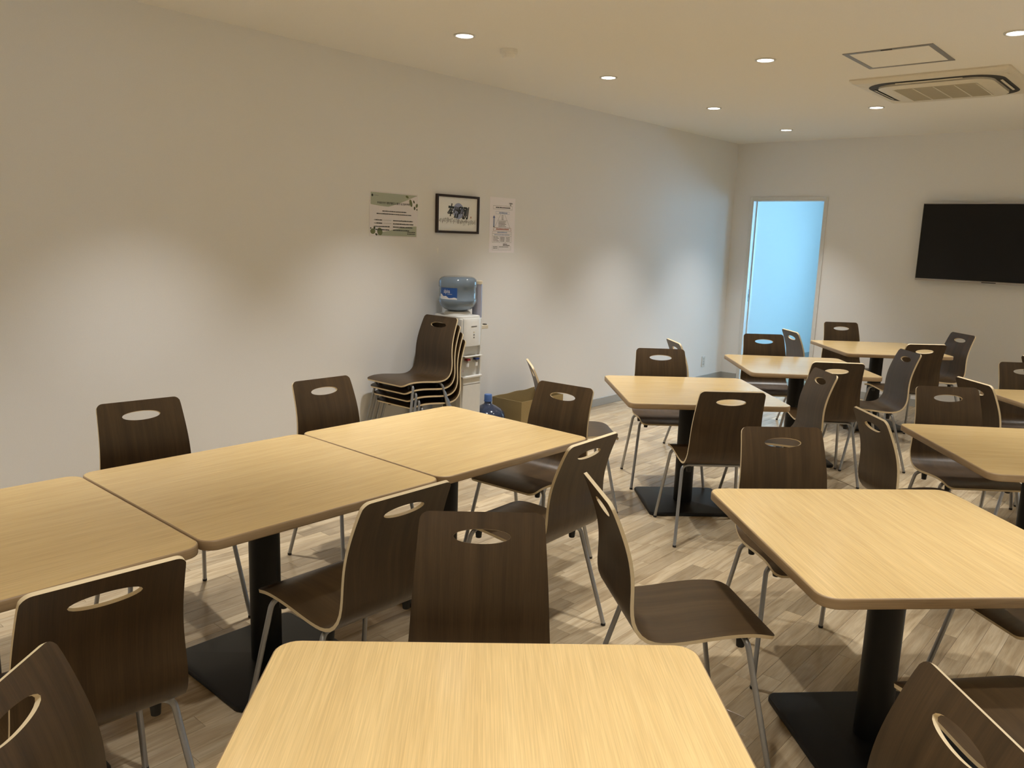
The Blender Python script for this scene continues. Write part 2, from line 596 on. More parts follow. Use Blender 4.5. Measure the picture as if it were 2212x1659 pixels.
# windows
def window(name, axis, pos, h):
    a0, a1, z0, z1 = h
    root = bpy.data.objects.new(name, None)
    COL.objects.link(root)
    struct(root)
    def P3(a, d, z):
        return (pos + d, a, z) if axis == 'x' else (a, pos + d, z)
    def part(n, a, b, m):
        p, q = P3(*a), P3(*b)
        lo = tuple(min(i, j) for i, j in zip(p, q))
        hi = tuple(max(i, j) for i, j in zip(p, q))
        return MB().box(lo, hi).build(n, m, root)
    t = 0.045
    part('window_frame', (a0, 0.03, z0), (a0 + t, 0.09, z1), 'white_frame')
    part('window_frame', (a1 - t, 0.03, z0), (a1, 0.09, z1), 'white_frame')
    part('window_frame', (a0 + t, 0.03, z0), (a1 - t, 0.09, z0 + t), 'white_frame')
    part('window_frame', (a0 + t, 0.03, z1 - t), (a1 - t, 0.09, z1), 'white_frame')
    am = (a0 + a1) / 2
    part('mullion', (am - t / 2, 0.03, z0 + t), (am + t / 2, 0.09, z1 - t), 'white_frame')
    part('pane', (a0 + t, 0.057, z0 + t), (am - t / 2, 0.062, z1 - t), 'glass')
    part('pane', (am + t / 2, 0.057, z0 + t), (a1 - t, 0.062, z1 - t), 'glass')
window('window_1', 'x', XH, HALLWIN)
window('window_3', 'y', YH, ENDWIN)
window('window_2', 'y', FARY, (D2[0] + .014, D2[1] - .014, 0.004, D2[3] - .014))

# ------------------------------------------------------------------ tables
TH = 0.705
TS = 0.900
CR = 0.05
def make_table():
    t = thing('cafe_table', 'x', 'table')
    L0 = rrect(TS, TS, CR, TH, 0.004)
    L4 = rrect(TS, TS, CR, TH - 0.030, 0.003)
    mb = MB()
    mb.add(L0, [tuple(range(len(L0)))])
    mb.add(L4, [tuple(reversed(range(len(L4))))])
    me = mesh_of('tabletop', mb.v, mb.f, ['table_top'])
    obj('tabletop', me, t)
    lp = [L0, rrect(TS, TS, CR, TH - 0.0012, 0.0012), rrect(TS, TS, CR, TH - 0.004, 0.0), rrect(TS, TS, CR, TH - 0.026, 0.0),
          rrect(TS, TS, CR, TH - 0.029, 0.001), L4]
    MB().loops(lp, cap0=False, cap1=False).build('edge_band', 'table_edge', t, smooth=True)
    pl = MB()
    pl.box((-0.19, -0.19, TH - 0.036), (0.19, 0.19, TH - 0.0301))
    pl.build('support_plate', 'black_iron', t, bevel=0.002)
    MB().lathe([(0.055, 0.019), (0.055, TH - 0.036)], 40).build('column', 'black_iron', t, autosharp=0.7)
    B = 0.505
    MB().loops([rrect(B, B, 0.035, 0.0, 0.006), rrect(B, B, 0.035, 0.004, 0.0), rrect(B, B, 0.035, 0.014, 0.0), rrect(B, B, 0.035, 0.019, 0.003),
                rrect(B, B, 0.035, 0.0205, 0.008)]).build('base_plate', 'black_iron', t, autosharp=0.7)
    return t

TABLES = [  # x, y, rotation, grain turned, label
    (3.557, 0.873, 43.29, 1, 'beech-topped square table in the foreground, cut off by the bottom edge of the photo'),
    (1.867, 0.600, 89.3, 0, 'beech-topped table leftmost of three pushed together, cut off by the left edge'),
    (1.871, 1.505, 89.34, 0, 'beech-topped table in the middle of the three pushed together along the wall'),
    (1.875, 2.4095, 89.47, 0, 'beech-topped table at the far end of three pushed together, nearest the water cooler'),
    (3.685, 2.583, 46.07, 1, 'beech-topped square table right of the foreground table, with a chair on its left'),
    (2.035, 4.278, 43.98, 0, 'beech-topped square table nearest of the three leading to the blue doorway'),
    (2.064, 5.833, 39.14, 0, 'beech-topped square table reflecting the doorway, middle of the three before it'),
    (2.125, 7.475, 41.01, 0, 'beech-topped square table farthest away, in front of the television wall'),
    (3.831, 4.220, 37.89, 0, 'beech-topped table at the right edge, behind the table right of the foreground'),
    (3.880, 5.790, 41.5, 0, 'beech-topped table of which only one corner shows at the right edge'),
]
t0 = make_table()
for i, (x, y, a, g, lab) in enumerate(TABLES):
    t = t0 if i == 0 else copy_tree(t0)
    t.location = (x, y, 0)
    t.rotation_euler = (0, 0, R(a + (90 if g else 0)))
    tag(t, lab, 'table', 'square pedestal tables')

# ------------------------------------------------------------------ chairs
PROF = [(.228, .4345), (.212, .4405), (.190, .4465), (.154, .4512), (.097, .4515), (.026, .446), (-.057, .437), (-.108, .4345), (-.145, .4385),
        (-.176, .451), (-.199, .474), (-.2125, .505), (-.217, .545), (-.2172, .59), (-.2192, .632), (-.2255, .674), (-.236, .715),
        (-.250, .756), (-.2685, .803), (-.289, .848)]
def spline(P, n=400):
    P = np.array(P)
    P = np.vstack([2 * P[0] - P[1], P, 2 * P[-1] - P[-2]])
    out = []
    k = len(P) - 3
    for i in range(k):
        a, b, c, d = P[i:i + 4]
        for t in np.linspace(0, 1, n // k, endpoint=False):
            out.append(0.5 * ((2 * b) + (c - a) * t + (2 * a - 5 * b + 4 * c - d) * t * t + (3 * b - a - 3 * c + d) * t ** 3))
    out.append(P[-2])
    return np.array(out)
_cur = spline(PROF)
_len = np.concatenate([[0], np.cumsum(np.linalg.norm(np.diff(_cur, axis=0), axis=1))])
SL = _len[-1]
def at_s(s):
    return np.array([np.interp(s, _len, _cur[:, 0]), np.interp(s, _len, _cur[:, 1])])
def nrm_s(s):
    t = at_s(min(s + .006, SL)) - at_s(max(s - .006, 0))
    t /= np.linalg.norm(t)
    return np.array([t[1], -t[0]])
SH = float(np.interp(0.789, _cur[200:, 1], _len[200:]))       # the hand hole
SBEND = float(_len[np.argmin(np.abs(_cur[:, 1] - 0.462) + (_cur[:, 0] > -0.1) * 9)])
def half_w(s):
    w = 0.191 if s < SBEND else 0.191 + (0.1655 - 0.191) * ((s - SBEND) / (SL - SBEND))
    for d, r in ((s, 0.032), (SL - s, 0.024)):
        if d < r:
            w -= r - math.sqrt(max(r * r - (r - d) ** 2, 0))
    return w

def shell_parts():
    NC = 24
    rows = [0, .0012, .005, .011, .019, .032]
    s = .032
    hb = 0.047
    nseg = int((SBEND - .032) / .022)
    rows += [.032 + (SBEND - .032) * (i + 1) / nseg for i in range(nseg)]
    kb = len(rows) - 1
    n2 = int((SH - hb - SBEND) / .022)
    rows += [SBEND + (SH - hb - SBEND) * (i + 1) / n2 for i in range(n2)]
    ra = len(rows) - 1
    rows += [SH - hb + 2 * hb * (i + 1) / 6 for i in range(6)]
    rb = len(rows) - 1
    end = SL - .024
    if rows[-1] < end - .004:
        rows += [end]
    rows += [SL - .0145, SL - .008, SL - .0035, SL - .0009, SL]
    ja, jb = 4, 20
    T = 0.011
    grid = [[(2 * j / NC - 1) * half_w(s) for j in range(NC + 1)] for s in rows]
    def build(r0, r1, name):
        pts, idx = [], {}            # flat (x, s)
        for i in range(r0, r1 + 1):
            for j in range(NC + 1):
                inside = ra < i < rb and ja < j < jb
                if not inside:
                    idx[i, j] = len(pts)
                    pts.append((grid[i][j], rows[i]))
        quads = []
        hole = r0 <= ra and r1 >= rb
        for i in range(r0, r1):
            for j in range(NC):
                if hole and ra <= i < rb and ja <= j < jb:
                    continue
                quads.append((idx[i, j], idx[i, j + 1], idx[i + 1, j + 1], idx[i + 1, j]))
        hloop = []
        if hole:
            ring = [(ra, j) for j in range(ja, jb)] + [(i, jb) for i in range(ra, rb)] + [(rb, j) for j in range(jb, ja, -1)] + [(i, ja) for i in range(rb, ra, -1)]
            hx = grid[(ra + rb) // 2][jb]
            mid, hloop = [], []
            for (i, j) in ring:
                x, ss = grid[i][j], rows[i]
                a = math.atan2((ss - SH) / hb, x / hx)
                ex, es = 0.0765 * math.cos(a), SH + 0.0195 * math.sin(a)
                mid.append(len(pts))
                pts.append((ex * .55 + x * .45, es * .55 + ss * .45))
                hloop.append((ex, es))
            h0 = len(pts)
            pts += hloop
            nr = len(ring)
            for k in range(nr):
                m = (k + 1) % nr
                quads.append((idx[ring[k]], idx[ring[m]], mid[m], mid[k]))
                quads.append((mid[k], mid[m], h0 + m, h0 + k))
        V, F, MI, UV, NV = [], [], [], [], []
        def place(x, s, off):
            p, n = at_s(s), nrm_s(s)
            q = p - n * off
            return (x, q[0], q[1])
        for side, off in ((1, 0.0), (-1, T)):
            b = len(V)
            for (x, s) in pts:
                n = nrm_s(s)
                V.append(place(x, s, off))
                NV.append((0, n[0] * side, n[1] * side))
            for q in quads:
                q = q if side < 0 else q[::-1]
                F.append(tuple(k + b for k in q))
                MI.append(0)
                UV.append([(pts[k][0], pts[k][1]) for k in q])
        # edges
        loops = []
        left = [(grid[i][0], rows[i]) for i in range(r0, r1 + 1)]
        right = [(grid[i][NC], rows[i]) for i in range(r0, r1 + 1)]
        path = []
        if r0 == 0:
            front = [(grid[0][j], rows[0]) for j in range(NC + 1)]
            path = left[::-1] + front[1:-1] + right
        else:
            top = [(grid[r1][j], rows[r1]) for j in range(NC + 1)]
            path = left + top[1:-1] + right[::-1]
        strips_ = [(path, False)]
        if hole:
            strips_.append((hloop, True))
        for path, closed in strips_:
            b = len(V)
            c = np.mean(np.array(path), axis=0)
            ch = 0.0011
            for (x, s) in path:
                for off in (0.0, ch, T - ch, T):
                    V.append(place(x, s, off))
                    NV.append((0, 0, 0))
            n = len(path)
            acc = 0.0
            for k in range(n if closed else n - 1):
                m = (k + 1) % n
                d = math.dist(path[k], path[m])
                for e, (v0, v1) in enumerate(((0, .1), (.1, .9), (.9, 1))):
                    F.append((b + 4 * k + e, b + 4 * m + e, b + 4 * m + e + 1, b + 4 * k + e + 1))
                    MI.append(1)
                    UV.append([(acc, v0), (acc + d, v0), (acc + d, v1), (acc, v1)])
                acc += d
        me = mesh_of(name, V, F, ['walnut', 'ply'], MI, True)
        uv = me.uv_layers.new(name='uv')
        flat = [c for f in UV for p in f for c in p]
        uv.data.foreach_set('uv', flat)
        bm = bmesh.new()
        bm.from_mesh(me)
        bm.to_mesh(me)
        bm.free()
        me.normals_split_custom_set_from_vertices(NV)
        return me
    return build(0, kb, 'seat'), build(kb, len(rows) - 1, 'backrest')

SEAT_ME, BACK_ME = shell_parts()
FZ, RZ = 0.4312, 0.4145
def make_chair():
    t = thing('cafe_chair', 'x', 'chair')
    obj('seat', SEAT_ME, t)
    obj('backrest', BACK_ME, t)
    rr = 0.0088
    for y, z, fx, fy in ((.128, FZ, .2331, .2208), (-.118, RZ, .2269, -.2375)):
        for sx in (-1, 1):
            a, b, c = (sx * .118, y, z), (sx * .186, y + (fy - y) * .06, z), (sx * fx, fy, 0.008)
            pts = [a] + fillet(a, b, c, 0.034) + [c]
            leg = MB().tube(pts, rr, 12).build('leg', 'steel', t, autosharp=0.8)
            MB().lathe([(.0075, 0), (.0097, .001), (.0097, .011)], 12, (sx * fx, fy, 0)).build('foot_cap', 'black_rubber', leg, autosharp=0.8)
            zz = z - rr + 0.003
            MB().lathe([(.0105, -.034), (.0118, -.033), (.0145, 0.0)], 12, (sx * .148, y + .004, zz)).build('stacking_bumper', 'black_rubber', t, autosharp=0.8)
        MB().tube([(-.118, y, z), (.118, y, z)], rr, 12).build('rail', 'steel', t, autosharp=0.8)
    for sx in (-1, 1):
        MB().tube([(sx * .08, .128, FZ), (sx * .08, -.118, RZ)], .007, 10).build('side_rail', 'steel', t, autosharp=0.8)
    return t

W = 'dark walnut plywood chair '
CHAIRS = [
    (3.138, 1.293, -46.8, W + 'facing the camera at the far side of the foreground table'),
    (3.191, 0.538, 41.0, W + 'in the bottom left corner of the photo, beside the foreground table'),
    (3.925, 1.201, 223.0, W + 'with tilted-looking back in the bottom right corner of the photo'),
    (2.370, 0.671, 176.3, W + 'seen from behind at the leftmost of the three joined tables'),
    (2.379, 1.486, 179.4, W + 'seen from behind, seat tucked under the middle of the joined tables'),
    (2.381, 2.377, 182.5, W + 'seen from behind at the near side of the end joined table'),
    (1.287, 1.434, -6.5, W + 'against the long wall, left of the two behind the joined tables'),
    (1.328, 2.344, -1.7, W + 'against the long wall beside the stacked chairs, behind joined tables'),
    (1.300, 0.640, 2.0, W + 'of which only legs show under the leftmost joined table'),
    (1.942, 2.904, -86.4, W + 'at the head of the joined tables before the cardboard box'),
    (3.208, 2.141, 49.7, W + 'in the centre, seat fully visible, facing the table on the right'),
    (3.280, 2.920, -45.1, W + 'facing the camera behind the table right of the foreground'),
    (4.113, 2.168, 139.6, W + 'whose seat alone shows behind the bottom right chair'),
    (4.035, 3.005, 230.0, W + 'of which one leg shows under the table right of the foreground'),
    (2.378, 3.925, 133.2, W + 'seen from behind at the nearest table leading to the doorway'),
    (1.697, 4.590, -48.1, W + 'facing the camera behind the nearest table leading to the doorway'),
    (1.542, 3.816, 46.4, W + 'seen edge-on between the cardboard box and the nearest doorway-row table'),
    (2.436, 4.571, -136.7, W + 'facing left at the right side of the nearest doorway-row table'),
    (2.386, 5.447, 128.1, W + 'seen from behind at the near side of the middle doorway-row table'),
    (2.490, 6.065, -139.7, W + 'with seat in full view, facing left at the middle doorway-row table'),
    (1.755, 6.131, -46.9, W + 'facing the camera directly in front of the blue doorway'),
    (1.525, 5.498, 47.7, W + 'peeking out small above another backrest, near the wall socket'),
    (1.779, 7.048, 46.1, W + 'seen at an angle in front of the blue doorway, facing right'),
    (1.772, 7.855, -48.0, W + 'facing the camera, farthest one, just right of the blue doorway'),
    (2.454, 7.053, 137.4, W + 'seen from behind at the farthest table'),
    (2.471, 7.819, -132.8, W + 'facing left, right of the farthest table, below the television'),
    (3.450, 3.908, 42.0, W + 'seen at an angle, facing right, left of the right-edge table'),
    (3.478, 4.566, -50.9, W + 'facing the camera behind the right-edge table'),
    (3.554, 5.359, 45.1, W + 'overlapped by another backrest, facing the corner table at the right edge'),
    (3.593, 6.091, -50.2, W + 'cut by the right edge, facing the camera behind the corner table'),
    (3.642, 6.873, 45.0, W + 'showing only a sliver at the right edge below the television'),
]
c0 = make_chair()
def put_chair(k, x, y, ang, z, lab, grp):
    c = c0 if k == 0 else copy_tree(c0)
    c.location = (x, y, z)
    c.rotation_euler = (0, 0, R(ang - 90))
    tag(c, lab, 'chair', grp)
for k, (x, y, a, lab) in enumerate(CHAIRS):
    put_chair(k, x, y, a, 0.0, lab, 'chairs around the tables')
STK = ['bottom chair of the stack beside the water cooler', 'second chair from the bottom of the stack beside the water cooler',
       'third chair from the bottom of the stack beside the water cooler', 'topmost walnut chair of the stack beside the water cooler']
for n in range(4):
    put_chair(99, 0.248, 3.725 - 0.028 * n, -90.0, 0.0525 * n, STK[n], 'stacked chairs')

# ------------------------------------------------------------------ ceiling fittings
def make_downlight():
    t = thing('downlight', 'x', 'ceiling light')
    MB().lathe([(.048, -.0005), (.047, -.004), (.052, -.0065), (.0605, -.006), (.0625, -.003), (.0625, 0.0)], 40, cap=False).build('trim_ring', 'white_plastic', t, smooth=True)
    MB().lathe([(.0478, -.003), (.0, -.0035)], 40, cap=False).build('diffuser', 'lamp', t)
    return t
LIGHTS = [(.93, 7.88), (.94, 6.37), (.93, 4.84), (.92, 3.43), (.93, 1.92), (.93, .20), (.93, -1.3)]
LIGHTS += [(2.06, 6.95), (2.05, 4.89), (2.06, 2.83), (2.06, -1.3)]
LIGHTS += [(3.37, 6.98), (3.365, 4.965), (3.37, 2.55), (3.37, .80), (3.37, -1.2)]
LIGHTS += [(x, y) for x in (4.68, 5.98, 7.1) for y in (6.98, 4.965, 2.92, .88, -1.2)]
LLAB = {0: 'lit round downlight nearest the doorway corner', 1: 'lit round downlight third from left in the row along the wall',
        2: 'lit round downlight second from left in the row along the wall', 3: 'lit round downlight at the left end of the wall row, beside the smoke detector',
        7: 'lit round downlight below and left of the air conditioner', 8: 'lit round downlight left of the ceiling hatch',
        12: 'lit round downlight cut by the right edge of the photo'}
d0 = make_downlight()
beams = []
for i, (x, y) in enumerate(LIGHTS):
    d = d0 if i == 0 else copy_tree(d0)
    d.location = (x, y, CEIL)
    tag(d, LLAB.get(i, 'lit round downlight in the ceiling outside the picture'), 'ceiling light', 'downlights')
    beams.append(d)
for d in beams:
    ld = bpy.data.lights.new('downlight_beam', 'SPOT')
    ld.energy = LAMP_W * (1.12 if d.location.x < 1.0 and d.location.y > 1.0 else 1.0)
    ld.color = LAMP_COL
    ld.spot_size = R(84)
    ld.spot_blend = 0.85
    ld.shadow_soft_size = 0.038
    lo = bpy.data.objects.new('downlight_beam', ld)
    COL.objects.link(lo)
    lo.parent = d
    lo.location = (0, 0, -0.012)

t = thing('smoke_detector', 'small round white smoke detector on the ceiling', 'detector', (0.90, 3.83, CEIL))
MB().lathe([(.053, 0), (.053, -.022), (.050, -.026)], 36).build('base', 'ceiling', t, autosharp=0.6)
MB().lathe([(.042, -.026), (.040, -.043), (.034, -.050), (.0, -.053)], 36, cap=False).build('sensor_cap', 'ceiling', t, autosharp=0.6)

# inspection hatch
t = thing('ceiling_hatch', 'square ceiling access hatch with a grey metal frame', 'hatch', (2.722, 5.222, CEIL))
h, w = 0.243, 0.028
for n, a, b in (('frame_bar', (-h, -h), (-h + w, h)), ('frame_bar', (h - w, -h), (h, h)), ('frame_bar', (-h + w, -h), (h - w, -h + w)), ('frame_bar', (-h + w, h - w), (h - w, h))):
    MB().box((a[0], a[1], -.004), (b[0], b[1], 0)).build(n, 'alu', t)
MB().box((-h + w, -h + w, -.0025), (h - w, h - w, 0)).build('panel', 'ceiling', t)
MB().box((-.03, -h + .003, -.0065), (.03, -h + .015, -.004)).build('latch', 'dark_gap', t)

# ceiling cassette air conditioner
t = thing('air_conditioner', 'white square ceiling cassette air conditioner with curved air slots', 'air conditioner', (2.725, 6.225, CEIL))
S = 0.95
MB().loops([rrect(S, S, .02, 0.0), rrect(S, S, .02, -.010, .0), rrect(S, S, .03, -.026, .022), rrect(S, S, .03, -.030, .05)]).build('panel', 'ac_white', t, autosharp=0.5)
def ring(name, w0, w1, r0, r1, z0, z1, mat, parent):
    a, b = rrect(w0, w0, r0, z0, n=10), rrect(w1, w1, r1, z0, n=10)
    c, d = rrect(w0, w0, r0, z1, n=10), rrect(w1, w1, r1, z1, n=10)
    return MB().loops([a, c, d, b, a], cap0=False, cap1=False).build(name, mat, parent)
ring('air_slot', .82, .70, .19, .13, -.0300, -.0316, 'dark_gap', t)
MB().loops([rrect(.695, .695, .12, -.030, n=10), rrect(.695, .695, .12, -.044, n=10), rrect(.695, .695, .12, -.050, .012, n=10)]).build('grille_frame', 'ac_white', t, autosharp=0.5)
gp = MB()
gp.loops([rrect(.50, .50, .03, -.0500), rrect(.50, .50, .03, -.0525, .003)])
g = gp.build('intake_grille', 'ac_grille', t)
for k in range(5):
    x = -.25 + .125 * k
    MB().box((x - .004, -.25, -.0545), (x + .004, .25, -.0522)).build('grille_bar', 'ac_white', g)
for k in range(24):
    y = -.235 + k * .0204
    MB().box((-.245, y, -.0538), (.245, y + .006, -.0524)).build('grille_slat', 'ac_grille', g)
for a in range(4):
    fl = MB()
    fl.box((-.20, .371, -.0012), (.20, .385, .0012))
    lv = fl.build('louver', 'ac_white', t, bevel=0.001)
    lv.matrix_local = Matrix.Rotation(R(90 * a), 4, 'Z') @ Matrix.Translation((0, .381, -.037)) @ Matrix.Rotation(R(14), 4, 'X') @ Matrix.Translation((0, -.378, 0))
for sx in (-1, 1):
    for sy in (-1, 1):
        MB().loops([rrect(.03, .05, .008, -.0300, cx=sx * .43, cy=sy * .34), rrect(.03, .05, .008, -.0315, .003, cx=sx * .43, cy=sy * .34)]).build('screw_cover', 'ac_white', t)

# ------------------------------------------------------------------ television
TVY = FARY - 0.035
t = thing('television', 'large black wall-mounted television with a thin silver lower bezel', 'television', (2.685, FARY - .002, 1.28))
tw, thh = 1.29, 0.735
MB().box((-tw / 2, -.085, 0), (tw / 2, -.045, thh)).build('body', 'tv_body', t, bevel=.003)
MB().box((-tw / 2 + .008, -.0865, .022), (tw / 2 - .008, -.0845, thh - .008)).build('screen', 'tv_screen', t)
MB().box((-tw / 2, -.089, -.004), (tw / 2, -.083, .016)).build('lower_bezel', 'tv_silver', t, bevel=.002)
MB().box((-tw / 2, -.0875, thh - .004), (tw / 2, -.083, thh + .001)).build('upper_bezel', 'tv_silver', t)
MB().box((-.06, -.0905, .002), (.06, -.0885, .010)).build('maker_plate', 'tv_body', t)
MB().box((-.25, -.047, .18), (.25, 0, .52)).build('wall_bracket', 'tv_body', t)

# ------------------------------------------------------------------ flat print helpers (on the left wall: local u along the wall, v up)
def sheet(name, parent, rects, mat, d):
    """flat rectangles (u0, v0, u1, v1) printed on one sheet, d above the wall"""
    mb = MB()
    for (u0, v0, u1, v1) in rects:
        mb.add([(d, u0, v0), (d, u1, v0), (d, u1, v1), (d, u0, v1)], [(0, 1, 2, 3)])
    o = mb.build(name, mat, parent)
    if len(rects) > 1:
        o['kind'] = 'stuff'
    return o
def poly(name, parent, pts, mat, d):
    mb = MB()
    mb.add([(d, u, v) for u, v in pts], [tuple(range(len(pts)))])
    return mb.build(name, mat, parent)
def ellipse(cx, cy, a, b, rot=0, n=20):
    c, s = math.cos(R(rot)), math.sin(R(rot))
    return [(cx + a * math.cos(2 * math.pi * i / n) * c - b * math.sin(2 * math.pi * i / n) * s,
             cy + a * math.cos(2 * math.pi * i / n) * s + b * math.sin(2 * math.pi * i / n) * c) for i in range(n)]
def text_mesh(body, size, bold=0.0, shear=0.0, space=1.0):
    cu = bpy.data.curves.new('lettering', 'FONT')
    cu.body = body
    cu.size = size
    cu.align_x = 'CENTER'
    cu.align_y = 'CENTER'
    cu.offset = bold
    cu.shear = shear
    cu.space_character = space
    cu.resolution_u = 3
    to = bpy.data.objects.new('lettering', cu)
    COL.objects.link(to)
    dg = bpy.context.evaluated_depsgraph_get()
    me = bpy.data.meshes.new_from_object(to.evaluated_get(dg))
    bpy.data.objects.remove(to)
    return me
def wall_text(name, parent, body, u, v, mat, d, size=None, width=None, bold=0.0, shear=0.0, rot=0.0, sy=1.0):
    me = text_mesh(body, 0.1, bold, shear)
    co = np.empty(len(me.vertices) * 3)
    me.vertices.foreach_get('co', co)
    co = co.reshape(-1, 3)
    if len(co):
        w = co[:, 0].max() - co[:, 0].min()
        k = width / w if width else size / 0.1
        c, s = math.cos(R(rot)), math.sin(R(rot))
        x, y = co[:, 0] * k, co[:, 1] * k * sy
        x -= (x.max() + x.min()) / 2
        y -= (y.max() + y.min()) / 2
        out = np.stack([np.full(len(co), d), u + x * c - y * s, v + x * s + y * c], 1)
        me.vertices.foreach_set('co', out.ravel())
    me.materials.clear()
    me.materials.append(M[mat])
    me.update()
    return obj(name, me, parent)
def textbar(rng, u0, u1, v, h):
    """a line of print too small to read: broken dashes"""
    out = []
    u = u0
    while u < u1 - .001:
        w = rng.uniform(.006, .02)
        out.append((u, v - h / 2, min(u + w, u1), v + h / 2 * rng.uniform(.6, 1)))
        u += w + rng.uniform(.0008, .002)
    return out

# poster with sage waves and leaves
rng = random.Random(3)
PW_, PH_ = 0.428, 0.300
t = thing('notice_poster', 'laminated landscape poster with sage green waves and leaves', 'poster', (0.0005, 3.706, 1.689), 0)
t.rotation_euler = (R(-0.5), 0, 0)
hw, hh = PW_ / 2, PH_ / 2
bk = MB()
bk.box((0, -hw, -hh), (.0012, hw, hh))
bk.build('sheet', 'paper_gloss', t)
def wave(a, b, base, amp, ph, n=24):
    return [(a + (b - a) * i / n, base + amp * math.sin(ph + 2.6 * i / n)) for i in range(n + 1)]
e = .008
top = wave(-hw + e, hw - e, hh - .075, -.022, 0.6)
top = [(u, min(v + .05 * max(0, (u + .05) / .2), hh - .012)) for u, v in top]
poly('sage_wave', t, [(-hw + e, hh - e)] + top + [(hw - e, hh - e)], 'ink_sage', .0014)
bot = [(u, -hh + .025 + .055 * (0.5 + 0.5 * math.sin(-1.6 + 3.2 * (u + hw) / PW_))) for u in [-hw + .07 + (PW_ - .07 - e) * i / 20 for i in range(21)]]
poly('sage_wave', t, [(hw - e, -hh + e), (-hw + .07, -hh + e)] + bot, 'ink_sage', .0014)
for (u, v, a, b, r, m) in ((.115, .128, .014, .008, -20, 'ink_leaf'), (.15, .088, .012, .026, 20, 'ink_leaf'), (.178, .098, .006, .011, 25, 'ink_darkleaf'),
                           (.205, .073, .010, .014, -20, 'ink_leaf'), (.185, .055, .008, .012, 0, 'ink_darkleaf'), (.207, .046, .005, .006, 0, 'ink_darkleaf'),
                           (-.185, -.115, .022, .018, 0, 'ink_leaf'), (-.125, -.115, .022, .026, 30, 'ink_leaf'), (-.172, -.092, .008, .011, 0, 'ink_darkleaf'),
                           (-.203, -.095, .005, .006, 0, 'ink_darkleaf'), (-.155, -.135, .010, .007, -35, 'ink_darkleaf')):
    poly('leaf_print', t, ellipse(u, v, a, b, r), m, .0016)
poly('emblem', t, ellipse(-.192, .122, .008, .009), 'ink', .0018)
sheet('fine_print', t, textbar(rng, -.178, -.14, .122, .003), 'ink_grey', .0018)
wall_text('heading', t, '中核的労働要求事項に関する方針声明', -.005, .076, 'ink', .0018, width=.29, bold=.0012)
body = textbar(rng, -.105, .11, .022, .0065) + textbar(rng, -.155, .155, .004, .0065)
for k, (ua, ub, uc) in enumerate(((-.105, -.02, .17), (-.105, -.02, .175), (-.04, -.03, .17), (-.042, -.03, .14))):
    v = -.038 - .0215 * k
    body += textbar(rng, -.165, ua, v, .0075) + textbar(rng, -.01, uc, v, .0075) + textbar(rng, -.175, -.170, v, .0075)
    sheet('rule', t, [(ua + .008, v - .0008, ub - .004, v + .0008)], 'ink_grey', .0018)
body += textbar(rng, .12, .195, -.112, .006) + textbar(rng, .12, .195, -.124, .006)
sheet('body_text', t, body, 'ink', .0018)

# framed calligraphy
t = thing('framed_calligraphy', 'dark brown frame holding brush lettering over a pale blue disc', 'picture', (0, 4.312, 1.718))
fw, fh, bw, dp = .442, .276, .017, .022
for a, b in (((-fw / 2, -fh / 2), (-fw / 2 + bw, fh / 2)), ((fw / 2 - bw, -fh / 2), (fw / 2, fh / 2)), ((-fw / 2 + bw, -fh / 2), (fw / 2 - bw, -fh / 2 + bw)),
             ((-fw / 2 + bw, fh / 2 - bw), (fw / 2 - bw, fh / 2))):
    MB().box((0.001, a[0], a[1]), (dp, b[0], b[1])).build('frame_bar', 'frame_brown', t, bevel=.002)
MB().box((0.001, -fw / 2 + bw, -fh / 2 + bw), (.010, fw / 2 - bw, fh / 2 - bw)).build('artwork', 'paper_art', t)
poly('blue_disc', t, ellipse(.005, .024, .056, .058, n=32), 'ink_paleblue', .0104)
for ch, u, v, s, ro in (('本', -.072, .030, .070, -4), ('州', -.018, .014, .060, -4), ('印', .030, .026, .050, -4), ('刷', .080, .012, .072, -4)):
    wall_text('brush_character', t, ch, u, v, 'ink', .0108, width=s, bold=.0048, shear=.14, rot=ro, sy=1.45)
poly('red_seal', t, ellipse(.138, -.018, .005, .008), 'ink_red', .0108)
rng = random.Random(11)
marks = []
for k in range(27):
    u = -.187 + k * .0143
    v = -.052 + .006 * math.sin(k * .23) + rng.uniform(-.004, .004)
    for q in range(4):
        a = rng.uniform(-.004, .004)
        marks.append((u + a - .0012, v + rng.uniform(-.022, .008), u + a + .0016, v + rng.uniform(.010, .020)) if q < 2 else
                     (u - .004, v + a * 3, u + .004, v + a * 3 + .003))
sheet('small_brush_writing', t, marks, 'ink_grey', .0108)

# A3 portrait notice with a pyramid diagram
rng = random.Random(5)
t = thing('paper_notice', 'white portrait paper notice with a pyramid diagram and a table', 'notice', (0.0005, 4.817, 1.654), 0)
nw, nh = .297 / 2, .425 / 2
MB().box((0, -nw, -nh), (.0006, nw, nh)).build('sheet', 'paper', t)
d = .0009
def outline(u0, v0, u1, v1, w=.0016):
    return [(u0, v0, u1, v0 + w), (u0, v1 - w, u1, v1), (u0, v0, u0 + w, v1), (u1 - w, v0, u1, v1)]
sheet('title_box', t, outline(-.11, .122, .115, .150), 'ink_grey', d)
sheet('title', t, textbar(rng, -.08, .09, .136, .008), 'ink', d)
sheet('stamp', t, textbar(rng, .075, .115, .172, .010) + textbar(rng, .085, .10, .160, .014), 'ink_grey', d)
sheet('top_box', t, outline(-.078, .085, .082, .107) + textbar(rng, -.04, .058, .096, .012), 'ink_paleblue', d)
def line(u0, v0, u1, v1, w=.0009):
    dx, dy = u1 - u0, v1 - v0
    l = math.hypot(dx, dy)
    px, py = -dy / l * w, dx / l * w
    return [(u0 + px, v0 + py), (u1 + px, v1 + py), (u1 - px, v1 - py), (u0 - px, v0 - py)]
